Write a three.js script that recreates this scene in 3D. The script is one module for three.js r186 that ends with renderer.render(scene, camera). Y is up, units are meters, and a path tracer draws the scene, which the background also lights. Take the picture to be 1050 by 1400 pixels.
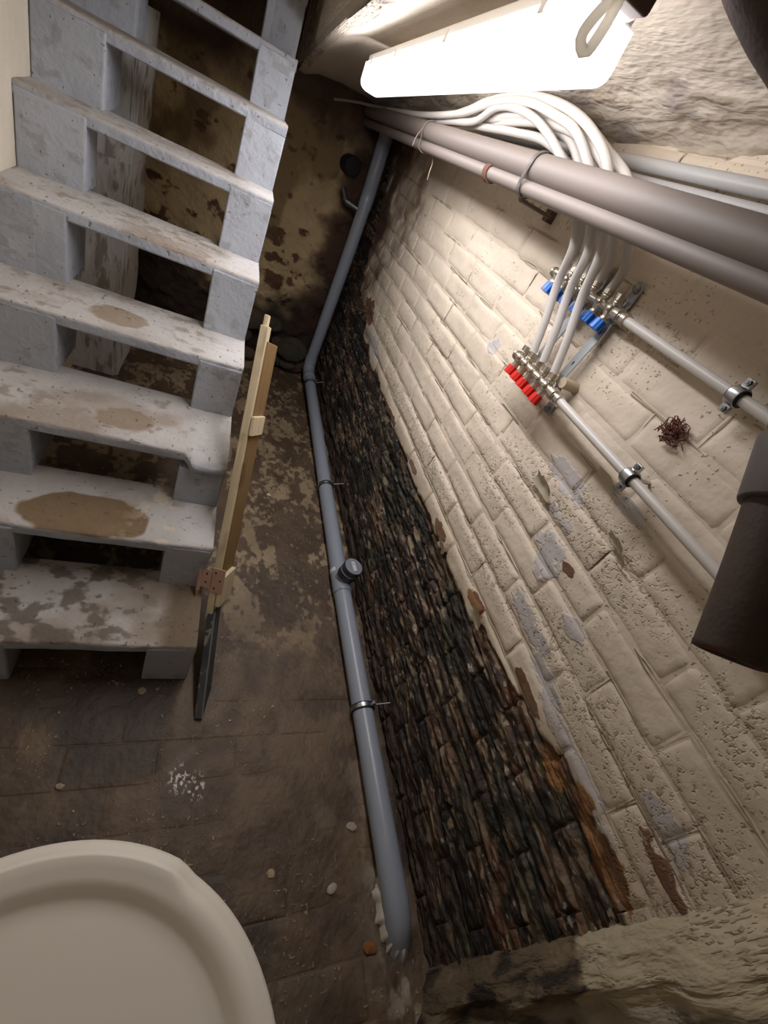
import * as THREE from 'three';
import { mergeGeometries } from 'three/addons/utils/BufferGeometryUtils.js';
import { RoundedBoxGeometry } from 'three/addons/geometries/RoundedBoxGeometry.js';
import { RectAreaLightUniformsLib } from 'three/addons/lights/RectAreaLightUniformsLib.js';

// ---------------------------------------------------------------- camera, light, exposure
const scene = new THREE.Scene();
scene.background = new THREE.Color(0x000000);
const camera = new THREE.PerspectiveCamera(98.14, 1050 / 1400, 0.02, 30);
const camRight = new THREE.Vector3(0.886858, 0.413711, 0.205733);
const camUp = new THREE.Vector3(-0.166321, 0.701268, -0.693225);
const camBack = new THREE.Vector3(-0.431069, 0.580574, 0.690734);
camera.position.set(0, 1.5, 0);
camera.quaternion.setFromRotationMatrix(new THREE.Matrix4().makeBasis(camRight, camUp, camBack));
camera.updateMatrixWorld(true);
scene.add(camera);
const renderer = new THREE.WebGLRenderer({ antialias: true });
renderer.toneMapping = THREE.LinearToneMapping;
renderer.toneMappingExposure = 1.0;
renderer.shadowMap.enabled = true;
RectAreaLightUniformsLib.init();
const LAMP_GLOW = 1.7, LAMP_DOWN = 35, LAMP_SIDE = 21;
// lamp axis: near end and far end of the fluorescent batten
const lampNear = new THREE.Vector3(0.382, 1.711, -0.75), lampFar = new THREE.Vector3(0.373, 1.647, -2.05);

// ---------------------------------------------------------------- small tools
let seed = 7;
function rnd() { seed = (seed * 1664525 + 1013904223) >>> 0; return seed / 4294967296; }
const rr = (a, b) => a + (b - a) * rnd();
const clamp = (x, a = 0, b = 1) => Math.min(b, Math.max(a, x));
const sstep = (a, b, x) => { const t = clamp((x - a) / (b - a)); return t * t * (3 - 2 * t); };
const lerp = (a, b, t) => a + (b - a) * t;
function pl(pts, x) {                       // piecewise linear lookup
  if (x <= pts[0][0]) return pts[0][1];
  for (let i = 1; i < pts.length; i++) if (x <= pts[i][0]) return lerp(pts[i - 1][1], pts[i][1], (x - pts[i - 1][0]) / (pts[i][0] - pts[i - 1][0]));
  return pts[pts.length - 1][1];
}
const PERM = new Uint16Array(65536); for (let i = 0; i < 65536; i++) PERM[i] = Math.floor(rnd() * 65536);
function hash(ix, iy, s = 0) { return PERM[(PERM[(ix + s * 131) & 65535] + iy * 7919) & 65535] / 65535; }
function vn(x, y, s = 0) {
  const ix = Math.floor(x), iy = Math.floor(y); let fx = x - ix, fy = y - iy;
  fx = fx * fx * (3 - 2 * fx); fy = fy * fy * (3 - 2 * fy);
  const a = hash(ix, iy, s), b = hash(ix + 1, iy, s), c = hash(ix, iy + 1, s), d = hash(ix + 1, iy + 1, s);
  return a + (b - a) * fx + (c - a) * fy + (a - b - c + d) * fx * fy;
}
function fbm(x, y, s = 0, o = 4) { let v = 0, a = 0.5, t = 0; for (let i = 0; i < o; i++) { v += a * vn(x, y, s + i); t += a; x = x * 2.03 + 11.7; y = y * 2.03 + 5.3; a *= 0.5; } return v / t; }
const mix3 = (a, b, t) => [a[0] + (b[0] - a[0]) * t, a[1] + (b[1] - a[1]) * t, a[2] + (b[2] - a[2]) * t];
const mul3 = (a, k) => [a[0] * k, a[1] * k, a[2] * k];

function makeTex(w, h, fn) {                // fn(s, t) -> [sRGB colour 0..255, height 0..1]
  const c = new Uint8Array(w * h * 4), b = new Uint8Array(w * h * 4);
  for (let j = 0; j < h; j++) for (let i = 0; i < w; i++) {
    const [col, hh] = fn((i + 0.5) / w, (j + 0.5) / h), k = (j * w + i) * 4;
    c[k] = clamp(col[0], 0, 255); c[k + 1] = clamp(col[1], 0, 255); c[k + 2] = clamp(col[2], 0, 255); c[k + 3] = 255;
    b[k] = b[k + 1] = b[k + 2] = clamp(hh * 255, 0, 255); b[k + 3] = 255;
  }
  const mk = (d, srgb) => { const t = new THREE.DataTexture(d, w, h); t.magFilter = t.minFilter = THREE.LinearFilter; t.wrapS = t.wrapT = THREE.RepeatWrapping; if (srgb) t.colorSpace = THREE.SRGBColorSpace; t.needsUpdate = true; return t; };
  return { map: mk(c, true), bumpMap: mk(b, false) };
}
const mat = (o) => new THREE.MeshStandardMaterial({ roughness: 0.9, ...o });

const used = {};
function numbered(n) { const k = used[n] = (used[n] ?? -1) + 1; return k ? `${n}_${String(k).padStart(3, '0')}` : n; }
function add(name, geo, m, parent = scene) {
  const o = new THREE.Mesh(geo, m); o.castShadow = o.receiveShadow = true;
  o.name = parent === scene ? numbered(name) : name; parent.add(o);
  if (parent !== scene) { const n = parent.userData.count ??= {}; const k = n[name] = (n[name] ?? -1) + 1; if (k) o.name = `${name}_${String(k).padStart(3, '0')}`; }
  return o;
}
function tag(o, label, category, group) { o.userData.label = label; o.userData.category = category; if (group) o.userData.group = group; return o; }
function thing(name, label, category, pos = [0, 0, 0], group) { const g = new THREE.Group(); g.name = numbered(name); g.position.set(...pos); scene.add(g); return tag(g, label, category, group); }
function struct(name, parent = scene) { const g = new THREE.Group(); g.name = name; g.userData.kind = 'structure'; parent.add(g); return g; }
const V = (...a) => new THREE.Vector3(...a);
function tube(pts, r, seg = 48, rad = 12, closed = false) {
  return new THREE.TubeGeometry(new THREE.CatmullRomCurve3(pts.map(p => V(...p)), closed, 'centripetal'), seg, r, rad, closed);
}
function rod(a, b, r0, r1 = r0, n = 16) {    // cylinder between two points
  const A = V(...a), B = V(...b), d = B.clone().sub(A), g = new THREE.CylinderGeometry(r1, r0, d.length(), n);
  g.translate(0, d.length() / 2, 0); g.applyQuaternion(new THREE.Quaternion().setFromUnitVectors(V(0, 1, 0), d.normalize())); g.translate(A.x, A.y, A.z); return g;
}
function lathe(prof, a, dir, n = 28) {       // profile [r, h] along dir from a
  const g = new THREE.LatheGeometry(prof.map(p => new THREE.Vector2(Math.max(p[0], 1e-4), p[1])), n);
  g.applyQuaternion(new THREE.Quaternion().setFromUnitVectors(V(0, 1, 0), V(...dir).normalize())); g.translate(...a); return g;
}
function hexNut(a, dir, r, h) { const g = new THREE.CylinderGeometry(r, r, h, 6); g.applyQuaternion(new THREE.Quaternion().setFromUnitVectors(V(0, 1, 0), V(...dir).normalize())); g.translate(...a); return g; }
function rbox(x0, x1, y0, y1, z0, z1, r = 0.004, s = 2) { const g = new RoundedBoxGeometry(x1 - x0, y1 - y0, z1 - z0, s, Math.min(r, (x1 - x0) / 2.1, (y1 - y0) / 2.1, (z1 - z0) / 2.1)); g.translate((x0 + x1) / 2, (y0 + y1) / 2, (z0 + z1) / 2); return g; }
function join(list) { return mergeGeometries(list.map(g => { const q = g.index ? g.toNonIndexed() : g; for (const k of Object.keys(q.attributes)) if (!['position', 'normal', 'uv'].includes(k)) q.deleteAttribute(k); return q; })); }
// grid surface: P(i/nx, j/ny) -> [x,y,z,u,v]
function gridGeo(nx, ny, P, flip = false) {
  const pos = [], uv = [], idx = [];
  for (let j = 0; j <= ny; j++) for (let i = 0; i <= nx; i++) { const p = P(i / nx, j / ny, i, j); pos.push(p[0], p[1], p[2]); uv.push(p[3] ?? i / nx, p[4] ?? j / ny); }
  for (let j = 0; j < ny; j++) for (let i = 0; i < nx; i++) { const a = j * (nx + 1) + i, b = a + 1, c = a + nx + 1, d = c + 1; flip ? idx.push(a, c, b, b, c, d) : idx.push(a, b, c, b, d, c); }
  const g = new THREE.BufferGeometry(); g.setAttribute('position', new THREE.Float32BufferAttribute(pos, 3)); g.setAttribute('uv', new THREE.Float32BufferAttribute(uv, 2)); g.setIndex(idx); g.computeVertexNormals(); return g;
}
function boxUV(g, s = 1, off = [0, 0]) {      // metre-scaled box mapping
  if (g.index) g = g.toNonIndexed(); const p = g.attributes.position, n = g.attributes.normal, uv = [];
  for (let i = 0; i < p.count; i++) {
    const ax = Math.abs(n.getX(i)), ay = Math.abs(n.getY(i)), az = Math.abs(n.getZ(i));
    if (ay >= ax && ay >= az) uv.push(p.getX(i) * s + off[0], p.getZ(i) * s + off[1]); else if (ax >= az) uv.push(p.getZ(i) * s + off[0], p.getY(i) * s + off[1]); else uv.push(p.getX(i) * s + off[0], p.getY(i) * s + off[1]);
  }
  g.setAttribute('uv', new THREE.Float32BufferAttribute(uv, 2)); return g;
}

// ---------------------------------------------------------------- right wall: whitewashed brick above, bare black damp brick below
const WX = 0.82, ROW = 0.08, ROW0 = 0.07, LEN = 0.25, WZ0 = -3.32, WZ1 = 0.06, WTOP = 1.8;
const rowOf = (v) => Math.floor((v - ROW0) / ROW);
const rowOff = (r) => (((r % 2) + 2) % 2) * LEN * 0.5 + (hash(r + 50, 3) - 0.5) * 0.07;
const paintLine = [[-0.1, 0.70], [-0.02, 0.735], [0.05, 0.75], [0.1, 0.757], [0.16, 0.738], [0.25, 0.737], [0.4, 0.70], [0.62, 0.668], [0.9, 0.662], [1.26, 0.648], [1.77, 0.625], [2.28, 0.675], [2.6, 0.74], [2.85, 0.80], [2.97, 0.99], [3.05, 1.2], [3.3, 1.5]];
function bareness(u, v) {                    // 0 painted ... 1 bare, by ragged edge following the courses
  const r = rowOf(v), step = (hash(r + 9, Math.floor((u + rowOff(r)) / LEN) + 40, 5) - 0.5) * 0.03;
  const e = pl(paintLine, u) + (fbm(u * 9, v * 16, 21, 4) - 0.5) * 0.09 + step - v;
  return e;
}
const bareT = (u, v) => sstep(-0.004, 0.006, bareness(u, v));
const orangePatches = [[0.205, 0.713, 0.05, 0.026], [0.055, 0.735, 0.085, 0.036], [0.13, 0.757, 0.03, 0.02], [0.64, 0.69, 0.045, 0.02]];
const lavPatches = [[0.69, 1.125, 0.075, 0.027], [0.585, 0.99, 0.05, 0.034], [0.56, 0.945, 0.04, 0.03], [0.486, 0.835, 0.085, 0.026], [0.36, 0.80, 0.07, 0.024], [0.2, 0.775, 0.15, 0.02], [1.25, 1.2, 0.03, 0.022], [0.63, 1.055, 0.05, 0.018], [0.05, 0.90, 0.05, 0.02], [2.3, 0.73, 0.2, 0.03], [0.40, 0.93, 0.04, 0.02], [0.52, 1.19, 0.06, 0.015]];
const brownPatches = [[0.0, 0.853, 0.07, 0.013], [0.95, 0.672, 0.05, 0.018], [1.72, 0.655, 0.14, 0.016], [0.36, 0.735, 0.06, 0.018], [1.3, 0.665, 0.06, 0.012], [0.515, 1.0, 0.02, 0.012], [2.55, 0.80, 0.13, 0.06]];
function blob(list, u, v, s) { let m = 0; for (const [a, b, ra, rb] of list) { const dx = (u - a) / ra, dy = (v - b) / rb, d = dx * dx + dy * dy; if (d < 4) m = Math.max(m, sstep(1.15, 0.75, d + (fbm(u * 34, v * 60, s, 4) - 0.5) * 2.6)); } return m; }
const flakeZones = [[0.72, 1.06, 0.22, 0.06], [0.5, 1.1, 0.2, 0.07], [0.86, 0.95, 0.16, 0.05], [0.7, 0.8, 0.22, 0.06], [1.2, 0.76, 0.3, 0.06], [0.05, 0.9, 0.16, 0.1], [0.42, 0.87, 0.16, 0.05], [0.1, 1.1, 0.1, 0.06], [1.7, 0.75, 0.4, 0.05], [0.25, 0.86, 0.12, 0.08], [-0.02, 0.8, 0.1, 0.07], [2.2, 0.85, 0.3, 0.1], [0.78, 1.45, 0.15, 0.03], [1.4, 1.56, 0.2, 0.03]];
function softBlob(list, u, v) { let m = 0; for (const [a, b, ra, rb] of list) { const dx = (u - a) / ra, dy = (v - b) / rb; m = Math.max(m, Math.exp(-(dx * dx + dy * dy))); } return m; }
function relief(u, v) {                      // metres, towards the room
  const b = bareT(u, v);
  const paint = (fbm(u * 7, v * 12, 60, 3) - 0.5) * 0.010;
  if (b <= 0) return paint;
  const ridge = 1 - Math.abs(2 * fbm(u * 4, v * 40, 70, 3) - 1);
  const bare = (ridge - 0.7) * 0.020 + (fbm(u * 14, v * 55, 74, 3) - 0.5) * 0.018 + (fbm(u * 50, v * 110, 78, 2) - 0.5) * 0.010 - 0.006;
  return lerp(paint, bare, b);
}
const jointDepth = (u, v) => lerp(0.0034 * Math.max(0.1, 1.7 * vn(u * 4, v * 9, 90) - 0.15), 0.007, bareT(u, v));
const US = 1.2, UN = Math.log(1 + 3.5 * US);
const uToS = (u) => Math.log(1 + (u + 0.12) * US) / UN, sToU = (s) => (Math.exp(s * UN) - 1) / US - 0.12;
const wallTex = makeTex(2048, 1664, (s, t) => {
  const u = sToU(s), v = t * WTOP, b = bareT(u, v), be = bareness(u, v);
  const r = rowOf(v), fv = (v - ROW0) / ROW - r, fu0 = (u + rowOff(r)) / LEN, col = Math.floor(fu0), fu = fu0 - col;
  const wob = (vn(u * 30, v * 30, 12) - 0.5) * 0.012, eD = Math.min(Math.min(fv, 1 - fv) * ROW, Math.min(fu, 1 - fu) * LEN) + wob * 0.5;
  let h = 0.55, c;
  // painted
  const big = fbm(u * 2.2, v * 3.4, 1, 3), fine = fbm(u * 60, v * 60, 4, 3), mid = fbm(u * 14, v * 20, 8, 3);
  let p = [216 + (big - 0.5) * 26 + (mid - 0.5) * 14, 201 + (big - 0.5) * 26 + (mid - 0.5) * 13, 181 + (big - 0.5) * 24 + (mid - 0.5) * 16];
  h += (fine - 0.5) * 0.16 + (mid - 0.5) * 0.22;
  const crack = vn(u * 5, v * 11, 33) > 0.42 ? sstep(0.0035, 0.0, Math.abs(eD - 0.001)) * sstep(0.4, 0.62, vn(u * 9, v * 17, 34)) : 0;
  p = mix3(p, [120, 106, 84], crack * 0.55); h -= crack * 0.25;
  const lav = blob(lavPatches, u, v, 41); p = mix3(p, [190, 184, 182], lav * 0.9); h -= lav * 0.16;
  const br = blob(brownPatches, u, v, 43); p = mix3(p, mix3([128, 92, 70], [96, 66, 48], fine), br * 0.95); h -= br * 0.2;
  const fz = softBlob(flakeZones, u, v), ff = fbm(u * 150, v * 150, 52, 3);
  const flake = sstep(0.685, 0.74, ff + fz * 0.15 - 0.06 + (fine - 0.5) * 0.1) * sstep(0.25, 0.6, fz + 0.1) ;
  p = mix3(p, [128, 112, 90], flake * 0.42); h -= flake * 0.1; const lift = sstep(0.6, 0.64, ff + fz * 0.15 - 0.06) * (1 - flake) * sstep(0.25, 0.6, fz + 0.1); h += lift * 0.1;
  const speck = sstep(0.89, 0.94, fbm(u * 190, v * 190, 57, 2) + 0.12) * sstep(0.5, 0.65, vn(u * 8, v * 8, 58)); p = mix3(p, [120, 102, 80], speck * 0.6); h -= speck * 0.1;
  const stain = sstep(2.35, 3.1, u + (fbm(u * 6, v * 6, 61, 4) - 0.5) * 1.1) ; p = mix3(p, mix3([112, 84, 62], [64, 46, 36], mid), stain * sstep(0.35, 0.62, fbm(u * 11, v * 15, 62, 4) + stain * 0.25));
  const lowdirt = sstep(0.07, 0.0, -be) ; p = mix3(p, [150, 132, 106], lowdirt * 0.35 * mid * 2);
  c = p;
  if (b > 0 || be > -0.012) {
    // bare wet brick: long dark streaks along the courses, brown, black, grey-green, salt
    const st = fbm(u * 9, v * 95, 80, 4), st2 = fbm(u * 24, v * 80, 84, 4), pa = fbm(u * 4.5, v * 11, 88, 4);
    let q = mix3([54, 42, 34], [112, 88, 70], sstep(0.32, 0.68, st));
    q = mix3(q, [24, 22, 21], sstep(0.47, 0.64, pa + (st - 0.5) * 0.5) * 0.85);
    q = mix3(q, [104, 62, 40], sstep(0.60, 0.70, fbm(u * 9, v * 22, 92, 3)) * 0.65);
    q = mix3(q, [146, 128, 102], sstep(0.57, 0.66, st2) * 0.8);
    q = mix3(q, [170, 160, 146], sstep(0.70, 0.76, fbm(u * 60, v * 130, 96, 3)) * 0.8);
    q = mix3(q, [46, 50, 38], sstep(0.6, 0.72, fbm(u * 5, v * 8, 98, 3)) * 0.5);
    const blot = fbm(u * 7, v * 15, 105, 4); q = mix3(q, [132, 114, 92], sstep(0.55, 0.66, blot) * sstep(0.4, 0.6, st2) * 0.7); q = mix3(q, [20, 19, 18], sstep(0.44, 0.36, blot) * 0.6);
    const jn = sstep(0.009, 0.002, Math.min(fv, 1 - fv) * ROW + wob); q = mix3(q, mix3([30, 26, 22], [120, 104, 82], sstep(0.56, 0.64, vn(u * 8, v * 60, 99))), jn * 0.8);
    const mud = sstep(0.20, 0.05, v + (fbm(u * 12, v * 20, 101, 3) - 0.5) * 0.1); q = mix3(q, mix3([58, 45, 35], [84, 68, 54], mid), mud * 0.85);
    const near = sstep(0.05, 0.0, be) ; q = mix3(q, mix3([112, 74, 44], [70, 52, 38], mid), near * sstep(0.42, 0.6, fbm(u * 7, v * 13, 103, 3)) * 0.8);
    c = mix3(p, q, b); h = lerp(h, 0.5 + (st - 0.5) * 1.1 + (st2 - 0.5) * 0.8 + (fine - 0.5) * 0.7, b);
    const edge = sstep(0.012, 0.0, Math.abs(be + 0.002)); c = mix3(c, [64, 50, 40], edge * 0.4 * b);
  }
  const or = blob(orangePatches, u, v, 47); c = mix3(c, mix3([152, 108, 66], [98, 66, 44], sstep(0.35, 0.65, fbm(u * 12, v * 42, 48, 3))), or * 0.95);
  return [c, clamp(h, 0, 1)];
});
const wallMat = mat({ ...wallTex, bumpScale: 0.009, roughness: 0.78 });
{
  const wall = struct('wall_right');
  const face = (u, v, d) => [WX - d, v, -u, uToS(u), v / WTOP];
  const NU = 300, NV = 150;
  add('mortar_bed', gridGeo(NU, NV, (a, b) => { const u = lerp(-0.08, 3.34, a), v = lerp(-0.02, WTOP, b); return face(u, v, relief(u, v) - jointDepth(u, v) - 0.0015); }), wallMat, wall);
  add('masonry_core', new THREE.BoxGeometry(0.2, 1.95, 3.4).translate(WX + 0.145, 0.9, -1.64), mat({ color: 0x4a4038 }), wall);
  const bricks = [];
  for (let r = -1; r < 22; r++) {
    const v0 = ROW0 + r * ROW, o = rowOff(r);
    for (let c = Math.floor((-0.1 + o) / LEN); c <= Math.ceil((3.34 + o) / LEN); c++) {
      let u0 = c * LEN - o, u1 = u0 + LEN; if (u1 < -0.05 || u0 > 3.3) continue;
      u0 = Math.max(u0, -0.07); u1 = Math.min(u1, 3.33); if (u1 - u0 < 0.03) continue;
      bricks.push([u0, u1, Math.max(v0, -0.01), Math.min(v0 + ROW, WTOP), Math.hypot((u0 + u1) / 2, WX, 1.5 - v0)]);
    }
  }
  bricks.sort((a, b) => a[4] - b[4]);
  const rest = [];
  bricks.forEach(([u0, u1, v0, v1, dist], n) => {
    const isBare = bareT((u0 + u1) / 2, (v0 + v1) / 2) > 0.5, pe = isBare ? 8 : hash(n, 77) < 0.32 ? 1.6 : 4.5, near = dist < 2, nx = near ? (isBare ? 36 : 24) : 14, ny = near ? (isBare ? 16 : 9) : 6, tilt = rr(-0.003, 0.003), proud = rr(-0.002, 0.002), sag = rr(-0.004, 0.004);
    const jg = isBare ? 0.0004 : 0.0022, edges = (k, n) => { const t = k / n; return k === 0 ? 0 : k === n ? 1 : lerp(0.03, 0.97, (k - 1) / (n - 2)); };
    const geo = gridGeo(nx, ny, (a, b, i, j) => {
      let u = lerp(u0 + jg, u1 - jg, edges(i, nx)), v = lerp(v0 + jg, v1 - jg, edges(j, ny)) + sag * (edges(i, nx) - 0.5);
      const e = Math.min(Math.min(u - u0, u1 - u) * pe, Math.min(v - v0, v1 - v) * 1.1) + (vn(u * 25, v * 25, 12) - 0.5) * 0.006;
      const jd = jointDepth(u, v), bt = bareT(u, v); let d = relief(u, v) + proud * 0.5 + tilt * (b - 0.5) - (jd + 0.002) * (1 - sstep(0.0, lerp(0.012, 0.009, bt), e - 0.002));
      if (i === 0 || j === 0 || i === nx || j === ny) d -= isBare ? 0.001 : 0.003;
      return face(u, v, d);
    });
    if (n < 300) add('brick', geo, wallMat, wall); else rest.push(geo);
  });
  if (rest.length) { const m = add('brick', join(rest), wallMat, wall); m.name = 'far_bricks'; m.userData.kind = 'stuff'; }
}

// ---------------------------------------------------------------- floor of dirty brick pavers
const FX0 = -0.6, FX1 = 0.9, FZ0 = -3.35, FZ1 = 0.6;
const saltSpots = [[0.153, -0.464, 0.035, 0.05], [0.2, -0.44, 0.03, 0.05]];
const floorTex = makeTex(1024, 2048, (s, t) => {
  const x = lerp(FX0, FX1, s), z = lerp(FZ0, FZ1, t);
  const big = fbm(x * 3, z * 2.4, 201, 4), mid = fbm(x * 14, z * 12, 205, 4), fine = fbm(x * 70, z * 70, 209, 3);
  let c = mix3([82, 66, 50], [108, 88, 67], sstep(0.3, 0.7, mid));
  c = mix3(c, [50, 41, 33], sstep(0.42, 0.62, big) * 0.75 * sstep(-1.6, -0.5, z));
  const far = sstep(-0.7, -1.15, z); const pale = sstep(0.48, 0.60, fbm(x * 14, z * 9, 213, 5) * 0.6 + fbm(x * 50, z * 36, 215, 3) * 0.4);
  c = mix3(c, [158, 139, 110], pale * far * (0.45 + mid * 0.7)); c = mix3(c, [76, 60, 45], far * (1 - pale) * 0.4);
  const paleNear = sstep(0.62, 0.7, fbm(x * 7, z * 7, 217, 5)); c = mix3(c, [124, 110, 96], paleNear * 0.35 * (1 - far));
  let h = 0.5 + (mid - 0.5) * 0.5 + (fine - 0.5) * 0.35;
  let salt = 0; for (const [a, b, ra, rb] of saltSpots) salt = Math.max(salt, Math.exp(-((x - a) ** 2 / ra ** 2 + (z - b) ** 2 / rb ** 2)));
  const sf = sstep(0.55, 0.63, fbm(x * 150, z * 110, 221, 3) + salt * 0.1 - 0.05) * sstep(0.3, 0.8, salt); c = mix3(c, [128, 114, 108], salt * 0.3); c = mix3(c, [222, 214, 214], sf);
  const grit = sstep(0.86, 0.9, vn(x * 150, z * 150, 225)) * sstep(0.5, 0.6, vn(x * 9, z * 9, 226)); c = mix3(c, [160, 142, 118], grit * 0.8); h += grit * 0.25;
  const mortar = Math.exp(-(((x - 0.74) / 0.06) ** 2)) * sstep(-0.75, -0.1, z) * sstep(0.5, 0.62, fbm(x * 18, z * 12, 229, 4)); c = mix3(c, [176, 164, 148], mortar * 0.8);
  return [c, h];
});
const floorMat = mat({ ...floorTex, bumpScale: 0.008, roughness: 0.62 });
const fUV = (x, z) => [(x - FX0) / (FX1 - FX0), (z - FZ0) / (FZ1 - FZ0)];
const floorH = (x, z) => (fbm(x * 3, z * 3, 240, 3) - 0.5) * 0.010;
{
  const floor = struct('floor');
  add('dirt_bed', gridGeo(50, 120, (a, b) => { const x = lerp(FX0, FX1, a), z = lerp(FZ0, FZ1, b); return [x, floorH(x, z) - 0.003 + 0.005 * sstep(0.42, 0.6, fbm(x * 7, z * 7, 241, 3) + 0.25 * sstep(-0.8, -1.3, z)), z, ...fUV(x, z)]; }, true), floorMat, floor);
  add('subfloor', new THREE.BoxGeometry(1.8, 0.15, 5.6).translate(0.12, -0.13, -0.75), mat({ color: 0x3c322a }), floor);
  const PZ = 0.1125, PX = 0.225; let n = 0;
  for (let r = 0; r < 33; r++) { const z1 = 0.33 - r * PZ, z0 = z1 - PZ; if (z1 > 0.35 || z0 < -3.35) continue;
    const off = (r % 2) * PX * 0.5 + rr(-0.02, 0.02);
    for (let c = -4; c < 5; c++) { let x0 = c * PX + off - 0.02, x1 = x0 + PX; if (x1 < -0.55 || x0 > 0.82) continue; x0 = Math.max(x0, -0.585); x1 = Math.min(x1, 0.84); if (x1 - x0 < 0.04) continue;
      const dy = rr(-0.0008, 0.0008), tx = rr(-0.003, 0.003), tz = rr(-0.006, 0.006), g = 0.0012;
      const ed = (k, n) => k === 0 ? 0 : k === n ? 1 : lerp(0.04, 0.96, (k - 1) / (n - 2));
      add('paver', gridGeo(8, 6, (a, b, i, j) => { const x = lerp(x0 + g, x1 - g, ed(i, 8)), z = lerp(z0 + g, z1 - g, ed(j, 6)); let y = floorH(x, z) + dy + tx * (a - 0.5) * 0.4 + tz * (b - 0.5) * 0.3; if (i === 0 || j === 0 || i === 8 || j === 6) y -= 0.0035; return [x, y, z, ...fUV(x, z)]; }, true), floorMat, floor); } }
}

// ---------------------------------------------------------------- back wall, left wall, pier, ceiling
const backTex = makeTex(1024, 1024, (s, t) => {
  const x = lerp(-0.7, 0.9, s), y = t * 3.0; const a = fbm(x * 5, y * 5, 301, 4), b = fbm(x * 9, y * 11, 305, 4), f = fbm(x * 60, y * 60, 309, 3);
  let c = mix3([168, 146, 108], [206, 182, 140], a);
  const b2 = fbm(x * 15, y * 19, 317, 4), spot = sstep(0.56, 0.68, b2 * 0.7 + b * 0.3 + (0.5 - y) * 0.05); c = mix3(c, mix3([58, 44, 34], [104, 62, 42], f), spot * 0.85);
  const dirty = sstep(0.56, 0.68, fbm(x * 4, y * 3, 313, 4)); c = mix3(c, [112, 90, 62], dirty * 0.6);
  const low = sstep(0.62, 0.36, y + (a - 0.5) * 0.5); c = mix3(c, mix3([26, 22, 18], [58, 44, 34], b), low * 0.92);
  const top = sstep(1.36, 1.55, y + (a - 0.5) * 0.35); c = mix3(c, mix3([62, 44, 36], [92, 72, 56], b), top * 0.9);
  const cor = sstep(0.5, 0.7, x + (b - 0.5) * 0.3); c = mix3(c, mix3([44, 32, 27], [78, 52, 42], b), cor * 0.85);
  return [c, clamp(0.5 + (b - 0.5) * 0.8 + (f - 0.5) * 0.3 - spot * 0.3, 0, 1)];
});
{
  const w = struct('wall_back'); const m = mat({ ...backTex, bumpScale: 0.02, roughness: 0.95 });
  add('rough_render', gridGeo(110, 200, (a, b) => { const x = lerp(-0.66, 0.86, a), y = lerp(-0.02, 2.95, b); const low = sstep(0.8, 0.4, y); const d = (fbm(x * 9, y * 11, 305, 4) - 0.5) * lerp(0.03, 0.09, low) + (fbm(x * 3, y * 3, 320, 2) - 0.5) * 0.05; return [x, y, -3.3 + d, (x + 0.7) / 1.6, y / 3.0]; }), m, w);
  add('masonry_core', new THREE.BoxGeometry(1.9, 3.1, 0.2).translate(0.12, 1.45, -3.47), mat({ color: 0x4a4038 }), w);
}
const creamTex = makeTex(512, 512, (s, t) => { const a = fbm(s * 6, t * 6, 331, 4), f = fbm(s * 50, t * 50, 335, 3); return [[216 + (a - 0.5) * 22, 206 + (a - 0.5) * 22, 188 + (a - 0.5) * 22], 0.5 + (f - 0.5) * 0.5 + (a - 0.5) * 0.4]; });
const creamMat = mat({ ...creamTex, bumpScale: 0.006 });
{
  const w = struct('wall_left');
  add('plaster', boxUV(new THREE.BoxGeometry(0.15, 3.1, 5.1).translate(-0.655, 1.45, -0.85)), creamMat, w);
  const wf = struct('wall_front'); add('plaster', boxUV(new THREE.BoxGeometry(1.9, 2.4, 0.15).translate(0.12, 1.1, 0.78)), creamMat, wf);
}
// ceiling: plastered shallow vault over the passage, beam beside the stairwell, flat part, stairwell lid
const vaultProf = [[0.25, 1.735], [0.32, 1.768], [0.45, 1.788], [0.6, 1.794], [0.7, 1.786], [0.78, 1.768], [0.82, 1.752], [0.86, 1.73], [0.9, 1.70]];
const vaultY = (x, z) => pl(vaultProf, x) + 0.045 * Math.min(z + 1.0, 1.2) - 0.05 * sstep(-2.6, -3.3, z) + 0.02 * sstep(-0.9, -0.4, z) * sstep(0.5, 0.25, x);
const vaultTex = makeTex(1024, 1024, (s, t) => { const x = s * 1.2, z = t * 5; const a = fbm(x * 7, z * 4, 341, 4), b = fbm(x * 22, z * 10, 345, 4), f = fbm(x * 70, z * 70, 349, 3);
  let c = mix3([186, 173, 156], [212, 200, 184], a); const rough = sstep(0.2, 0.5, s * 1.0 - 0.15); c = mix3(c, [150, 134, 116], sstep(0.55, 0.68, b) * 0.6 * rough); c = mix3(c, [134, 124, 122], sstep(0.6, 0.7, fbm(x * 12, z * 9, 353, 3)) * 0.5 * rough);
  return [c, clamp(0.5 + (b - 0.5) * 0.9 * (0.3 + rough) + (f - 0.5) * 0.4, 0, 1)]; });
const vaultMat = mat({ ...vaultTex, bumpScale: 0.009 });
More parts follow.
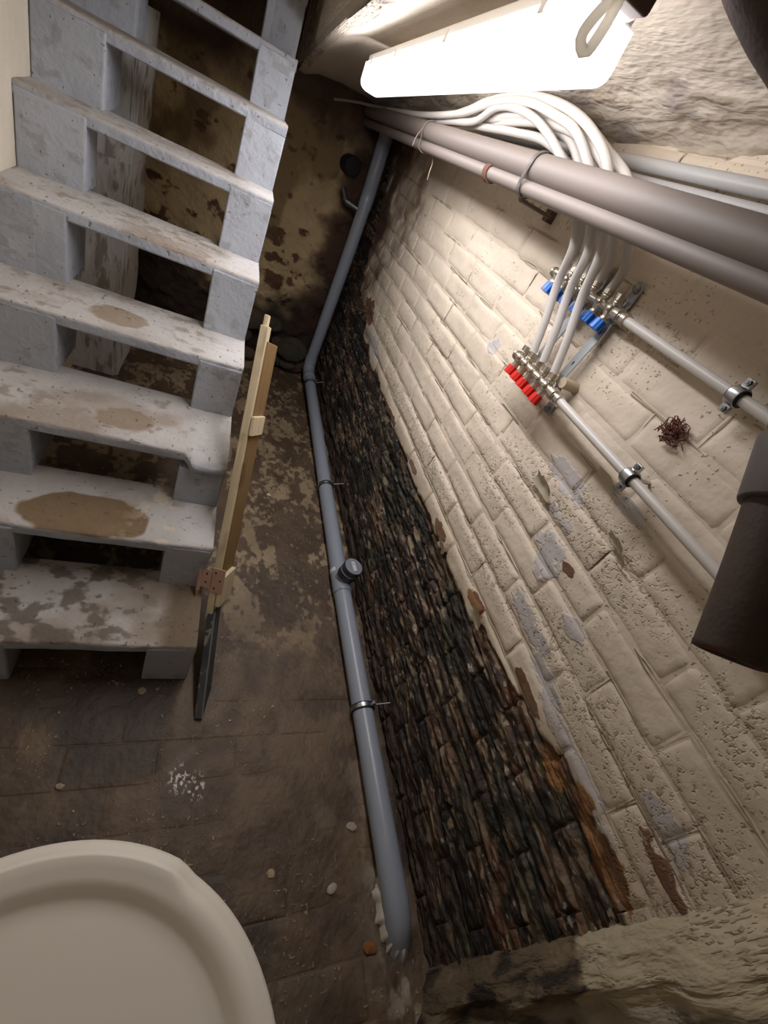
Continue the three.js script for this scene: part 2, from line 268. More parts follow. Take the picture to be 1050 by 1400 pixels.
{
  const ce = struct('ceiling');
  add('vault_plaster', gridGeo(70, 260, (a, b) => { const x = lerp(0.215, 0.9, a), z = lerp(-3.34, 0.72, b), rough = sstep(0.5, 0.72, x); const d = (fbm(x * 14, z * 7, 345, 4) - 0.5) * 0.03 * rough + (fbm(x * 4, z * 2.5, 341, 3) - 0.5) * 0.02 + 0.006; return [x, vaultY(x, z) + d, z, (x - 0.25) / 1.2 * 1.6, z / 5]; }), vaultMat, ce);
  add('ceiling_core', new THREE.BoxGeometry(0.8, 0.15, 5.1).translate(0.64, 1.96, -0.85), creamMat, ce);
  add('flat_plaster', boxUV(new THREE.BoxGeometry(1.0, 0.15, 2.6).translate(-0.2, 1.96, 0.4)), creamMat, ce);
  add('stairwell_lid', new THREE.BoxGeometry(1.1, 0.12, 2.9).translate(-0.2, 2.95, -2.1), creamMat, ce);
  add('stairwell_side', new THREE.BoxGeometry(0.1, 1.1, 2.6).translate(0.265, 2.40, -2.1), creamMat, ce);
  add('stairwell_end', new THREE.BoxGeometry(0.9, 1.1, 0.1).translate(-0.2, 2.42, -0.86), creamMat, ce);
  const beamY = (z) => 1.665 + 0.067 * (z + 2.47);
  const bg = gridGeo(60, 24, (a, b) => { const z = lerp(-3.32, -0.3, a), y0 = beamY(z), P = [[0.27, y0 + 0.25], [0.262, y0 + 0.02], [0.25, y0], [0.212, y0 - 0.004], [0.2, y0 + 0.012], [0.2, y0 + 0.15], [0.2, y0 + 0.5]]; const f = b * (P.length - 1), i = Math.min(P.length - 2, Math.floor(f)), t = f - i; const x = lerp(P[i][0], P[i + 1][0], t), y = lerp(P[i][1], P[i + 1][1], t); const n = (fbm(z * 9, b * 6, 360, 3) - 0.5) * 0.008; return [x + n, y + n, z, z * 0.4, b * 0.5]; });
  add('stair_beam', bg, vaultMat, ce);
}
// splayed pier at the foot of the right wall, nearest to the viewer
{
  const w = struct('wall_near'); const prof = [[0.86, 0.035], [0.82, 0.052], [0.795, 0.085], [0.775, 0.118], [0.77, 0.135], [0.772, 0.16], [0.775, 0.3], [0.775, 1.6]];
  const nearTex = makeTex(1024, 1024, (s, t) => { const x = s * 0.6, y = t * 1.9; const a = fbm(x * 8, y * 8, 371, 4), f = fbm(x * 50, y * 50, 375, 3), k = fbm(x * 16, y * 9, 379, 4);
    let c = mix3([178, 164, 136], [204, 190, 160], a); const fl = sstep(0.62, 0.68, fbm(x * 190, y * 90, 383, 3)) * sstep(0.45, 0.6, a); c = mix3(c, [120, 98, 74], fl * 0.4);
    const bare = sstep(0.02, -0.02, y - 0.6 - (a - 0.5) * 0.28); c = mix3(c, mix3(mix3([92, 78, 60], [142, 124, 98], k), [58, 52, 44], sstep(0.5, 0.65, a)), bare);
    const side = sstep(0.60, 0.68, s + (k - 0.5) * 0.05); c = mix3(c, mix3([70, 64, 54], [150, 140, 124], sstep(0.4, 0.6, k)), side * 0.7);
    return [c, clamp(0.5 + (k - 0.5) * 0.8 + (f - 0.5) * 0.4 - fl * 0.2, 0, 1)]; });
  add('rough_render', gridGeo(120, 120, (a, b) => { const f = Math.pow(a, 1.6) * (prof.length - 1), i = Math.min(prof.length - 2, Math.floor(f)), t = f - i; const x = lerp(prof[i][0], prof[i + 1][0], t), z = lerp(prof[i][1], prof[i + 1][1], t), y = lerp(-0.02, 1.85, b); const edge = Math.exp(-((i + t - 4.5) ** 2) / 1.2); const bump = (fbm(a * 6, y * 9, 390, 3) - 0.5) * 0.03 + edge * (vn(3, y * 13, 393) - 0.5) * 0.06; return [x - bump, y, z + bump * 0.4, Math.pow(a, 1.6), y / 1.9]; }, true), mat({ ...nearTex, bumpScale: 0.012 }), w);
  add('masonry_core', new THREE.BoxGeometry(0.2, 1.9, 1.4).translate(0.92, 0.93, 0.85), mat({ color: 0x4a4038 }), w);
}

// ---------------------------------------------------------------- staircase: cast concrete, open risers, painted grey
const SX0 = -0.58, SX1 = 0.145;
const NZ = [-0.759, -0.988, -1.19, -1.447, -1.664, -1.875, -2.03, -2.285, -2.5, -2.72, -2.94, -3.16, -3.3], SY = [0.198, 0.39, 0.588, 0.782, 0.998, 1.207, 1.407, 1.585, 1.775, 1.965, 2.155, 2.345];
const OPL = [-0.32, -0.36, -0.373, -0.375, -0.4, -0.405, -0.394, -0.36, -0.36, -0.36, -0.36, -0.36], OPR = [0.012, 0.01, 0.006, 0.007, 0.0, 0.001, 0.008, 0.011, 0.01, 0.01, 0.01, 0.01];
const treadDirt = [[0.35, 0.25, 0.16], [0.62, 0.30, 0.26], [0.3, 0.45, 0.18], [0.4, 0.5, 0.2], [0.3, 0.5, 0.2], [0.3, 0.5, 0.2], [0.2, 0.5, 0.2], [0.1, 0.5, 0.2]];
const treadTex = makeTex(768, 1536, (s, t) => {          // eight rows, one per tread: x across, depth along the row
  const k = Math.min(7, Math.floor(t * 8)), ft = t * 8 - k, x = lerp(SX0, SX1, s), d = (ft - 0.15) * 0.4, ox = k * 3.7;
  const a = fbm(x * 7 + ox, d * 9 + ox, 401, 4), b = fbm(x * 20 + ox, d * 26 + ox, 405, 4), f = fbm(x * 90 + ox, d * 90, 409, 3);
  let c = mix3([168, 162, 158], [194, 189, 184], a);
  const amt = [0.34, 0.3, 0.3, 0.36, 0.28, 0.32, 0.34, 0.2][k];
  c = mix3(c, [136, 120, 104], sstep(0.62 - amt * 0.5, 0.86 - amt * 0.4, fbm(x * 5 + ox, d * 7, 413, 5)) * 0.65);
  c = mix3(c, [116, 102, 86], sstep(0.56, 0.74, b) * 0.5 * sstep(0.3, 0.6, a));
  if (k === 0) { c = mix3(c, [92, 82, 72], sstep(0.48, 0.62, b) * 0.7 * sstep(0.0, -0.1, x)); c = mix3(c, [104, 86, 66], sstep(0.02, 0.07, x + (a - 0.5) * 0.05) * 0.8); }
  if (k === 1) { const e = ((x + 0.21) / 0.155) ** 2 + ((d - 0.07) / 0.085) ** 2; c = mix3(c, [112, 90, 62], sstep(1.15, 0.9, e + (fbm(x * 14, d * 14, 417, 3) - 0.5) * 0.9) * 0.9); c = mix3(c, [206, 192, 170], sstep(0.55, 0.65, fbm(x * 30, d * 30, 419, 3)) * Math.exp(-(((x + 0.02) / 0.07) ** 2)) * 0.7); }
  if (k === 3 || k === 2) { const e = ((x + (k === 3 ? 0.24 : 0.16)) / 0.08) ** 2 + ((d - 0.1) / 0.06) ** 2; c = mix3(c, [132, 114, 92], sstep(1.1, 0.7, e + (b - 0.5)) * 0.75); }
  c = mix3(c, [206, 203, 202], sstep(0.005, 0.07, x + (a - 0.5) * 0.04) * (k === 0 ? 0 : 0.7) * sstep(0.0, 0.05, d + 0.02));
  c = mix3(c, mix3([154, 158, 168], [180, 184, 192], a), sstep(0.001, -0.007, d + (b - 0.5) * 0.008));
  const chip = sstep(0.9, 0.94, vn(x * 90, d * 90, 421 + k)) * 0.8; c = mix3(c, [60, 52, 44], chip * 0.5);
  return [c, clamp(0.5 + (b - 0.5) * 0.7 + (f - 0.5) * 0.4 - chip * 0.2, 0, 1)];
});
const treadMat = mat({ ...treadTex, bumpScale: 0.006, roughness: 0.85 });
const greyTex = makeTex(1024, 1024, (s, t) => { const x = s, y = t; const a = fbm(x * 6, y * 6, 431, 4), b = fbm(x * 24, y * 30, 435, 4), f = fbm(x * 100, y * 100, 439, 3); let c = mix3([158, 162, 171], [186, 190, 198], a); c = mix3(c, [138, 138, 140], sstep(0.6, 0.74, b) * 0.4); const chip = sstep(0.94, 0.96, vn(x * 90, y * 90, 441)); c = mix3(c, [96, 88, 80], chip * 0.5); return [c, clamp(0.5 + (b - 0.5) * 0.8 + (f - 0.5) * 0.35 - chip * 0.3, 0, 1)]; });
const greyMat = mat({ ...greyTex, bumpScale: 0.004, roughness: 0.8 });
{
  const st = thing('staircase', 'grey painted concrete staircase with open slots in the risers, climbing along the left wall', 'staircase');
  const FT = 0.036;
  for (let k = 0; k < 11; k++) {
    const z1 = NZ[k], z0 = NZ[k + 1], y = SY[k], below = k ? SY[k - 1] : 0, row = Math.min(k, 7);
    const chipD = (x) => (k === 2 ? 0.034 * sstep(0.015, 0.05, x) * (1 - 0.25 * sstep(0.1, 0.145, x)) : 0);
    // tread slab: closed loop profile (top, rounded nosing, front, underside) swept across, with worn arrises
    const prof = [[0, z0 - 0.05], [0, z0], [0, lerp(z0, z1, 0.33)], [0, lerp(z0, z1, 0.66)], [0, z1 - 0.02], [-0.0012, z1 - 0.006], [-0.005, z1 - 0.0012], [-0.012, z1], [-0.03, z1], [-FT + 0.004, z1], [-FT, z1 - 0.004], [-FT, lerp(z1, z0, 0.5)], [-FT, z0 - 0.05]];
    const g = gridGeo(56, prof.length - 1, (a, b, i, j) => { const x = lerp(SX0 + 0.0005, SX1, a), [dy, zz] = prof[j]; const wear = (fbm(x * 16 + k * 5, j * 0.2, 451, 3) - 0.5) * 0.006 + (fbm(x * 5 + k, 2, 455, 2) - 0.5) * 0.01; const w = sstep(z1 - 0.06, z1, zz); const chip = chipD(x) * w * (j <= 8 ? 1 : 0.5); const zr = zz - (j >= 4 && j < 10 ? wear : 0) + (chip > 0 && j > 3 && j < 9 ? chip * 0.5 : 0); const d = z1 - zr; return [x, y + dy - chip + (j < 5 ? (fbm(x * 6, zz * 9, 459, 2) - 0.5) * 0.004 : 0), zr, (x - SX0) / (SX1 - SX0), (row + clamp(0.15 + (j > 5 && j < 12 ? Math.min(0, dy + 0.004) * (j < 11 ? 1 : 1.2) : d) / 0.4, 0.04, 0.96)) / 8]; }, true);
    const cap = new THREE.Shape(); prof.forEach(([dy, zz], i) => { const c = chipD(SX1) * sstep(z1 - 0.06, z1, zz); i ? cap.lineTo(-zz, y + dy - c) : cap.moveTo(-zz, y + dy - c); });
    const cg = new THREE.ShapeGeometry(cap); cg.rotateY(Math.PI / 2); cg.translate(SX1 - 0.0005, 0, 0);
    add('tread', join([g, boxUV(cg, 1)]), treadMat, st).castShadow = true;
    // riser blocks either side of the slot
    const chipTop = (xa) => (k === 2 && xa > -0.1 ? y - 0.062 : y - 0.013), front = (xa, xb, bulge, foot = below) => { const top = chipTop(xa), bx = boxUV(new RoundedBoxGeometry(xb - xa, top - foot + 0.01, Math.min(0.27, z1 - z0 + 0.002), 4, 0.006).translate((xa + xb) / 2, (top + foot) / 2 - 0.005, z1 + 0.0015 - Math.min(0.27, z1 - z0 + 0.002) / 2), 1, [k * 0.37, k * 0.21]);
      const p = bx.attributes.position; for (let i = 0; i < p.count; i++) { const X = p.getX(i), Y = p.getY(i), Z = p.getZ(i); p.setXYZ(i, X + (fbm(Y * 20, Z * 20 + k, 463, 2) - 0.5) * 0.006, Y, Z + (Z > z1 - 0.02 ? (fbm(X * 22, Y * 22 + k * 3, 467, 2) - 0.5) * 0.004 + bulge * sstep(below + 0.09, below, Y) : 0)); } bx.computeVertexNormals(); return bx; };
    add('riser_block', front(SX0 + 0.001, OPL[k], 0), greyMat, st);
    add('riser_block', front(OPR[k], SX1 - 0.001, k === 2 ? 0.03 : 0, k < 4 ? 0.012 : below), greyMat, st);
  }
}
{ // white plastered pier carrying the stair from below
  const pg = gridGeo(40, 80, (a, b) => { const P = [[-0.6, -2.5], [-0.40, -2.5], [-0.38, -2.51], [-0.372, -2.53], [-0.372, -2.9], [-0.6, -2.9]], f = a * 5, i = Math.min(4, Math.floor(f)), t = f - i, y = lerp(-0.01, 1.5, b); const n = (fbm(a * 9, y * 5, 481, 3) - 0.5) * 0.02; return [lerp(P[i][0], P[i + 1][0], t) + n, y, lerp(P[i][1], P[i + 1][1], t) + n, a * 1.2, y]; });
  const tx = makeTex(512, 1024, (s, t) => { const a = fbm(s * 12, t * 3, 485, 4), b = fbm(s * 30, t * 12, 489, 4); let c = mix3([206, 203, 198], [232, 229, 224], a); c = mix3(c, [110, 96, 82], sstep(0.56, 0.72, b) * 0.5); return [c, b]; });
  tag(add('stair_pier', pg, mat({ ...tx, bumpScale: 0.008 })), 'whitewashed masonry pier seen behind the stair slots, holding the stairs up', 'pier');
}

// ---------------------------------------------------------------- grey plastic drain pipe along the wall foot
const pvc = mat({ color: 0x99a0ab, roughness: 0.32 }), pvcDark = mat({ color: 0x3c4046, roughness: 0.45 }), rubber = mat({ color: 0x17181a, roughness: 0.7 }), steel = mat({ color: 0xb9bcbe, metalness: 1, roughness: 0.32 }), steelDull = mat({ color: 0x8d9092, metalness: 1, roughness: 0.48 }), white = mat({ color: 0xe6e4df, roughness: 0.45 });
{
  const t = thing('drain_pipe', 'grey plastic drain pipe along the foot of the damp brick wall', 'pipe');
  const run = [[0.748, -0.05, 0.02], [0.746, -0.005, -0.02], [0.742, 0.03, -0.06], [0.738, 0.043, -0.16], [0.737, 0.046, -0.3], [0.736, 0.05, -1.43], [0.74, 0.075, -2.4], [0.742, 0.098, -3.03]];
  const R = 0.0375, axis = (z) => { for (let i = 1; i < run.length; i++) if (z >= run[i][2]) { const q = (z - run[i - 1][2]) / (run[i][2] - run[i - 1][2]); return [0, 1, 2].map(k => lerp(run[i - 1][k], run[i][k], q)); } return run[run.length - 1]; };
  add('pipe_run', tube(run, R, 80, 32), pvc, t);
  add('elbow', join([tube([[0.742, 0.096, -2.99], [0.742, 0.1, -3.06], [0.741, 0.125, -3.105], [0.74, 0.2, -3.125]], R + 0.004, 24, 28), lathe([[R, 0], [R + 0.006, 0.001], [R + 0.006, 0.02], [R, 0.021]], [0.742, 0.096, -2.985], [0, 0.05, -1])]), pvc, t);
  add('riser_pipe', tube([[0.74, 0.18, -3.12], [0.738, 0.55, -3.11], [0.738, 0.95, -3.11], [0.738, 1.2, -3.125]], R, 40, 28), pvc, t);
  add('bend', tube([[0.738, 1.18, -3.123], [0.738, 1.24, -3.13], [0.742, 1.3, -3.16], [0.742, 1.5, -3.2], [0.742, 1.66, -3.22]], R + 0.003, 30, 28), pvc, t);
  add('side_branch', join([rod([0.73, 1.16, -3.12], [0.63, 1.17, -3.16], 0.016), rod([0.66, 1.168, -3.148], [0.64, 1.169, -3.156], 0.02), rod([0.63, 1.17, -3.16], [0.6, 1.22, -3.2], 0.013)]), steelDull, t);
  for (const z of [-2.9, -1.83, -0.628]) {      // clips round the pipe with a stud into the wall
    const a = axis(z), c = add('pipe_clip', lathe([[R - 0.001, -0.011], [R + 0.0045, -0.011], [R + 0.0045, 0.011], [R - 0.001, 0.011]], a, [0, 0.02, -1], 36), rubber, t);
    add('clip_band', lathe([[R + 0.004, -0.007], [R + 0.0062, -0.007], [R + 0.0062, 0.007], [R + 0.004, 0.007]], a, [0, 0.02, -1], 36), steel, c);
    add('stud', join([rod([a[0] + 0.03, a[1] + 0.028, a[2]], [0.824, a[1] + 0.05, a[2] + 0.004], 0.003), rbox(a[0] + 0.02, a[0] + 0.032, a[1] + 0.024, a[1] + 0.052, a[2] - 0.007, a[2] + 0.007, 0.002)]), steelDull, c);
  }
  // inspection tee
  const tz = -1.2, a = axis(tz);
  const tee = add('tee', join([lathe([[R, -0.07], [R + 0.0045, -0.069], [R + 0.0045, 0.069], [R, 0.07]], a, [0, 0, -1], 36), lathe([[R + 0.001, 0], [R + 0.001, 0.06]], a, [0.12, 1, 0.1], 32)]), pvc, t);
  const top = lathe([[R - 0.001, 0.052], [R + 0.006, 0.053], [R + 0.006, 0.083], [R + 0.0045, 0.0845], [R + 0.0045, 0.0875]], a, [0.12, 1, 0.1], 36);
  const cap = add('inspection_cap', join([top, lathe([[R + 0.003, 0.0895], [R + 0.006, 0.091], [R + 0.006, 0.118], [R + 0.002, 0.122]], a, [0.12, 1, 0.1], 36)]), pvcDark, t);
  add('seal_ring', lathe([[R + 0.0045, 0.086], [R + 0.0072, 0.087], [R + 0.0072, 0.09], [R + 0.0045, 0.091]], a, [0.12, 1, 0.1], 36), pvc, cap);
  add('cap_lid', lathe([[0, 0.1225], [R + 0.002, 0.1225], [R + 0.0035, 0.1205]], a, [0.12, 1, 0.1], 36), mat({ color: 0x8a8f97, roughness: 0.4 }), cap);
  const cv = document.createElement('canvas'); cv.width = 128; cv.height = 48; const cx = cv.getContext('2d'); cx.fillStyle = '#e8e8ea'; cx.fillRect(0, 0, 128, 48); cx.strokeStyle = '#8b8f96'; cx.lineWidth = 5; cx.strokeRect(74, 12, 42, 24); cx.beginPath(); cx.arc(95, 24, 7, 0, 7); cx.stroke(); cx.fillStyle = '#a7abb1'; for (let i = 0; i < 4; i++) cx.fillRect(10, 9 + i * 9, 48, 3);
  const lt = new THREE.CanvasTexture(cv); lt.colorSpace = THREE.SRGBColorSpace;
  const lg = new THREE.PlaneGeometry(0.046, 0.017); lg.rotateX(-Math.PI / 2); lg.rotateY(Math.PI / 2 + 0.15); const n = V(0.12, 1, 0.1).normalize(); lg.applyQuaternion(new THREE.Quaternion().setFromUnitVectors(V(0, 1, 0), n)); lg.translate(a[0] + n.x * 0.1232, a[1] + n.y * 0.1232, a[2] + n.z * 0.1232);
  add('sticker', lg, mat({ map: lt, roughness: 0.5 }), cap).userData.label = 'white printed sticker';
  const sg = gridGeo(6, 2, (p, q) => { const an = 2.35 + p * 0.9, rr0 = R + 0.0052; return [a[0] + Math.cos(an) * rr0, a[1] + Math.sin(an) * rr0, a[2] - 0.035 - q * 0.02]; }); add('sticker', sg, white, tee).userData.label = 'small white sticker';
  // mortar collar at the foot
  const mg = gridGeo(90, 6, (p, q) => { const an = p * Math.PI * 2, n2 = fbm(Math.cos(an) * 6 + 9, Math.sin(an) * 6 + 9, 501, 4), rad = q * (0.004 + 0.04 * n2 * n2); return [0.743 + Math.cos(an) * (R * 0.96 + rad), 0.001 + (1 - q * q) * (0.012 + 0.022 * n2), -0.085 + Math.sin(an) * (0.085 + rad * 1.3)]; });
  tag(add('mortar_collar', mg, mat({ color: 0xc4bbae, roughness: 0.95 })), 'ragged pale mortar collar where the grey drain pipe meets the floor', 'mortar');
}

// ---------------------------------------------------------------- heating pipes under the vault
const pipeGrey = mat({ color: 0x7c716a, roughness: 0.6 }), pipePale = mat({ color: 0xb9b7b5, roughness: 0.45 }), plasticWhite = mat({ color: 0xcdc7c0, roughness: 0.38 });
{
  const P = (name, label, x, ya, yb, r, m, z0, z1) => tag(add(name, tube([[x, ya, z0], [x, lerp(ya, yb, 0.33), lerp(z0, z1, 0.33)], [x, lerp(ya, yb, 0.66), lerp(z0, z1, 0.66)], [x, yb, z1]], r, 40, 32), m), label, 'pipe');
  P('heating_pipe', 'thickest grey painted heating pipe running the length of the wall under the vault', 0.62, 1.596, 1.617, 0.029, pipeGrey, -3.25, 0.5);
  P('heating_pipe', 'thinner grey painted heating pipe clipped below the thickest one', 0.62, 1.545, 1.584, 0.0168, pipeGrey, -3.25, 0.5);
  P('conduit_pipe', 'topmost pale pipe tight under the vault behind the thick heating pipe', 0.785, 1.685, 1.727, 0.0135, pipePale, -2.0, 0.3);
  P('conduit_pipe', 'middle of three pale pipes behind the thick heating pipe', 0.787, 1.660, 1.697, 0.0095, pipePale, -2.0, 0.3);
  P('conduit_pipe', 'lowest of three pale pipes, half hidden by the thick heating pipe', 0.787, 1.636, 1.671, 0.0105, pipePale, -2.0, 0.3);
  // straps
  const PX = 0.62, yA = (z) => lerp(1.596, 1.617, (z + 3.25) / 3.75), yB = (z) => lerp(1.545, 1.584, (z + 3.25) / 3.75);
  const loop = (z, dz) => { const a = []; for (let i = 0; i <= 12; i++) { const t = -0.05 + i / 12 * (Math.PI + 0.1); a.push([PX + Math.cos(t) * 0.0315, yA(z) + Math.sin(t) * 0.0315, z + dz]); } for (let i = 0; i <= 12; i++) { const t = Math.PI + i / 12 * Math.PI; a.push([PX + Math.cos(t) * 0.021, yB(z) + Math.sin(t) * 0.0195, z - dz]); } return a; };
  const strapBar = (z, w) => { const c = new THREE.CatmullRomCurve3(loop(z, 0.012).map(p => V(...p)), true), n = 90; return gridGeo(n, 3, (a, b) => { const p = c.getPointAt(a % 1), o = [[-w, 0], [-w, 0.0015], [w, 0.0015], [w, 0]][Math.round(b * 3)]; const dx = p.x - PX, dy = p.y - yA(z) + 0.02, l = Math.hypot(dx, dy) || 1; return [p.x + dx / l * o[1], p.y + dy / l * o[1], p.z + o[0]]; }); };
  tag(add('pipe_strap', strapBar(-1.17, 0.007), mat({ color: 0x5b5350, roughness: 0.5 })), 'dark grey strap looped around both heating pipes beside the tube bend', 'strap');
  tag(add('cable_tie', join([tube(loop(-2.05, 0.006), 0.002, 80, 6, true), tube([[0.588, 1.6, -2.05], [0.575, 1.572, -2.04], [0.567, 1.54, -2.02]], 0.002, 10, 6)]), mat({ color: 0x8c8078 })), 'thin tie with a loose tail around the heating pipes far down the wall', 'cable tie');
  const cord = []; for (let i = 0; i <= 90; i++) { const t = i / 90 * Math.PI * 8; cord.push([PX + Math.cos(t) * 0.0195, yB(-1.4) + Math.sin(t) * 0.0195, -1.415 + i / 90 * 0.026]); }
  tag(add('cord_wrap', tube(cord, 0.0028, 200, 6), mat({ color: 0x6b4a3c })), 'brown cord wound around the thinner heating pipe', 'cord');
  tag(add('wall_hook', join([rod([0.632, 1.543, -1.2], [0.83, 1.549, -1.34], 0.005, 0.005, 8), rbox(0.80, 0.828, 1.535, 1.565, -1.355, -1.325, 0.003), rod([0.632, 1.543, -1.2], [0.62, 1.55, -1.19], 0.005)]), mat({ color: 0x5a4638, roughness: 0.7 })), 'rusty iron hook in the wall carrying the heating pipes', 'hook');
  tag(add('loose_string', tube([[0.65, 1.55, -2.03], [0.655, 1.525, -2.0], [0.652, 1.5, -1.985], [0.658, 1.475, -1.99]], 0.002, 20, 6), mat({ color: 0xb9a690 })), 'short pale string hanging below the thinner heating pipe', 'string');
  tag(add('loose_cable', tube([[0.42, 1.56, -3.22], [0.5, 1.59, -3.15], [0.58, 1.615, -3.0], [0.63, 1.632, -2.8], [0.645, 1.64, -2.55], [0.65, 1.648, -2.3]], 0.006, 40, 8), mat({ color: 0x9b8f86 })), 'thin grey cable arching across the dark far corner', 'cable');
}

// ---------------------------------------------------------------- two valve manifolds, their tubes and supply pipes
const nickel = mat({ color: 0xc9bfae, metalness: 0.85, roughness: 0.28 }), brass = mat({ color: 0xb7a384, metalness: 0.9, roughness: 0.3 }), redM = mat({ color: 0xcf2217, roughness: 0.4 }), blueM = mat({ color: 0x1167c2, roughness: 0.4 });
function manifold(label, x, y, zs, capMat, capName, capDir, endZ) {
  const t = thing('valve_manifold', label, 'manifold', [x, y, (zs[0] + zs[zs.length - 1]) / 2]); const cz = t.position.z, L = (g) => g.translate(-x, -y, -cz);
  const last = zs[zs.length - 1];
  add('bar', L(join([rod([x, y, zs[0] - 0.022], [x, y, endZ], 0.0105), rod([x, y, zs[0] - 0.026], [x, y, zs[0] - 0.02], 0.013)])), nickel, t);
  const u = add('union_nut', L(join([hexNut([x, y, endZ - 0.012], [0, 0, 1], 0.0165, 0.014), rod([x, y, endZ - 0.03], [x, y, endZ], 0.012), hexNut([x, y, endZ + 0.012], [0, 0, 1], 0.0155, 0.013)])), nickel, t);
  zs.forEach((z) => {
    const d = V(...capDir).normalize(), at = (k) => [x + d.x * k, y + d.y * k, z + d.z * k];
    const v = add('valve', L(join([lathe([[0.006, -0.006], [0.0125, -0.002], [0.0135, 0.006], [0.0105, 0.012], [0.0085, 0.018], [0.0105, 0.021], [0.0085, 0.026]], [x, y, z], capDir, 18), lathe([[0.008, 0], [0.008, 0.012], [0.0105, 0.013], [0.0105, 0.019], [0.0085, 0.02]], [x, y, z], [0.1, 1, -0.1], 16), hexNut([x + 0.003, y + 0.027, z - 0.003], [0.1, 1, -0.1], 0.0125, 0.014), lathe([[0.004, 0], [0.006, 0.012], [0.0075, 0.014], [0.0075, 0.018], [0.001, 0.0185]], [x, y, z], [-1, 0.35, 0.2], 12)])), nickel, t);
    const cg = []; for (let i = 0; i <= 36; i++) cg.push(i);
    const cap = new THREE.CylinderGeometry(0.0125, 0.0145, 0.023, 40, 1); const p = cap.attributes.position; for (let i = 0; i < p.count; i++) { const r = Math.hypot(p.getX(i), p.getZ(i)); if (r > 0.005) { const an = Math.atan2(p.getZ(i), p.getX(i)), k = 1 + 0.05 * Math.sign(Math.sin(an * 10)); p.setX(i, p.getX(i) * k); p.setZ(i, p.getZ(i) * k); } } cap.computeVertexNormals();
    cap.applyQuaternion(new THREE.Quaternion().setFromUnitVectors(V(0, -1, 0), d)); cap.translate(...at(0.036));
    add('valve_cap', L(cap), capMat, t).userData.label = capName;
  });
  return t;
}
const redZ = [-1.018, -0.981, -0.945, -0.906, -0.869], blueZ = [-1.11, -1.066, -1.017, -0.966, -0.915, -0.873];
manifold('lower manifold on the cream wall with five red valve caps', 0.76, 1.2515, redZ, redM, 'red valve cap', [-0.25, -1, 0.05], -0.82);
manifold('upper manifold on the cream wall with six blue valve caps', 0.785, 1.4504, blueZ, blueM, 'blue valve cap', [-0.25, -1, 0.05], -0.832);
{
  const S = (name, label, x, y, z0, z1) => tag(add(name, rod([x, y, z0], [x, y, z1], 0.0098, 0.0098, 24), plasticWhite), label, 'pipe');
  S('supply_pipe', 'straight white supply pipe leaving the lower, red manifold along the wall', 0.76, 1.2515, -0.806, 0.1);
  S('supply_pipe', 'straight white supply pipe leaving the upper, blue manifold along the wall', 0.785, 1.4504, -0.816, 0.1);
  for (const [x, y, z, lab] of [[0.76, 1.2515, -0.528, 'steel pipe clamp holding the white pipe of the red manifold'], [0.785, 1.4504, -0.508, 'steel pipe clamp holding the white pipe of the blue manifold']]) {
    const t = thing('pipe_clamp', lab, 'clamp', [x, y, z]);
    add('lining', lathe([[0.0098, -0.012], [0.0145, -0.012], [0.0145, 0.012], [0.0098, 0.012]], [0, 0, 0], [0, 0, 1], 30), rubber, t);
    add('band', join([lathe([[0.0145, -0.009], [0.017, -0.009], [0.017, 0.009], [0.0145, 0.009]], [0, 0, 0], [0, 0, 1], 30), rbox(-0.004, 0.004, 0.014, 0.03, -0.008, 0.008, 0.001), rbox(-0.004, 0.004, -0.03, -0.014, -0.008, 0.008, 0.001)]), steel, t);
    for (const q of [0.024, -0.024]) add('screw', join([hexNut([-0.006, q, 0], [1, 0, 0], 0.0055, 0.005), rod([-0.01, q, 0], [0.012, q, 0], 0.0025)]), steelDull, t);
    add('stud', join([hexNut([0.021, 0, 0], [1, 0, 0], 0.008, 0.01), rod([0.02, 0, 0], [WX - x + 0.004, 0, 0], 0.004)]), steel, t);
  }
  // bracket straps between the manifolds and their wall plates
  const bracket = (z, label) => {
    const t = thing('manifold_bracket', label, 'bracket', [0.78, 1.36, z]);
    const path = [[0.812, 1.52], [0.812, 1.475], [0.804, 1.455], [0.80, 1.41], [0.786, 1.305], [0.784, 1.29], [0.806, 1.235], [0.812, 1.225], [0.812, 1.19]];
    const w = 0.0125, g = gridGeo(80, 3, (a, b) => { const f = a * (path.length - 1), i = Math.min(path.length - 2, Math.floor(f)), q = f - i; const X = lerp(path[i][0], path[i + 1][0], q), Y = lerp(path[i][1], path[i + 1][1], q); const o = [[-w, 0], [-w, -0.003], [w, -0.003], [w, 0]][Math.round(b * 3)]; return [X + o[1] - 0.78, Y - 1.36, o[0]]; });
    add('strap', g, mat({ color: 0xa9acae, metalness: 0.45, roughness: 0.5 }), t);
    for (const [x, y] of [[0.808, 1.506], [0.808, 1.202]]) { const s = add('bolt', join([lathe([[0, 0.009], [0.006, 0.008], [0.009, 0.003], [0.009, 0]], [x - 0.78, y - 1.36, 0], [-1, 0, 0], 18), rod([x - 0.78, y - 1.36, 0], [0.045, y - 1.36, 0], 0.004)]), steelDull, t); }
    for (const y of [1.40, 1.32]) add('slot', rbox(0.0155 - (1.40 - y) * 0.135, 0.0185 - (1.40 - y) * 0.135, y - 1.368, y - 1.352, -0.002, 0.002, 0.001), rubber, t);
    add('holder', lathe([[0.0105, -0.008], [0.0135, -0.008], [0.0135, 0.008], [0.0105, 0.008]], [0.005, 1.4504 - 1.36, 0], [0, 0, 1], 20), steelDull, t); add('holder', lathe([[0.0105, -0.008], [0.0135, -0.008], [0.0135, 0.008], [0.0105, 0.008]], [-0.02, 1.2515 - 1.36, 0], [0, 0, 1], 20), steelDull, t);
  };
  bracket(-0.872, 'flat steel bracket strap nearest the white supply pipes, joining both manifolds'); bracket(-0.985, 'flat steel bracket strap behind the white tubes, joining both manifolds');
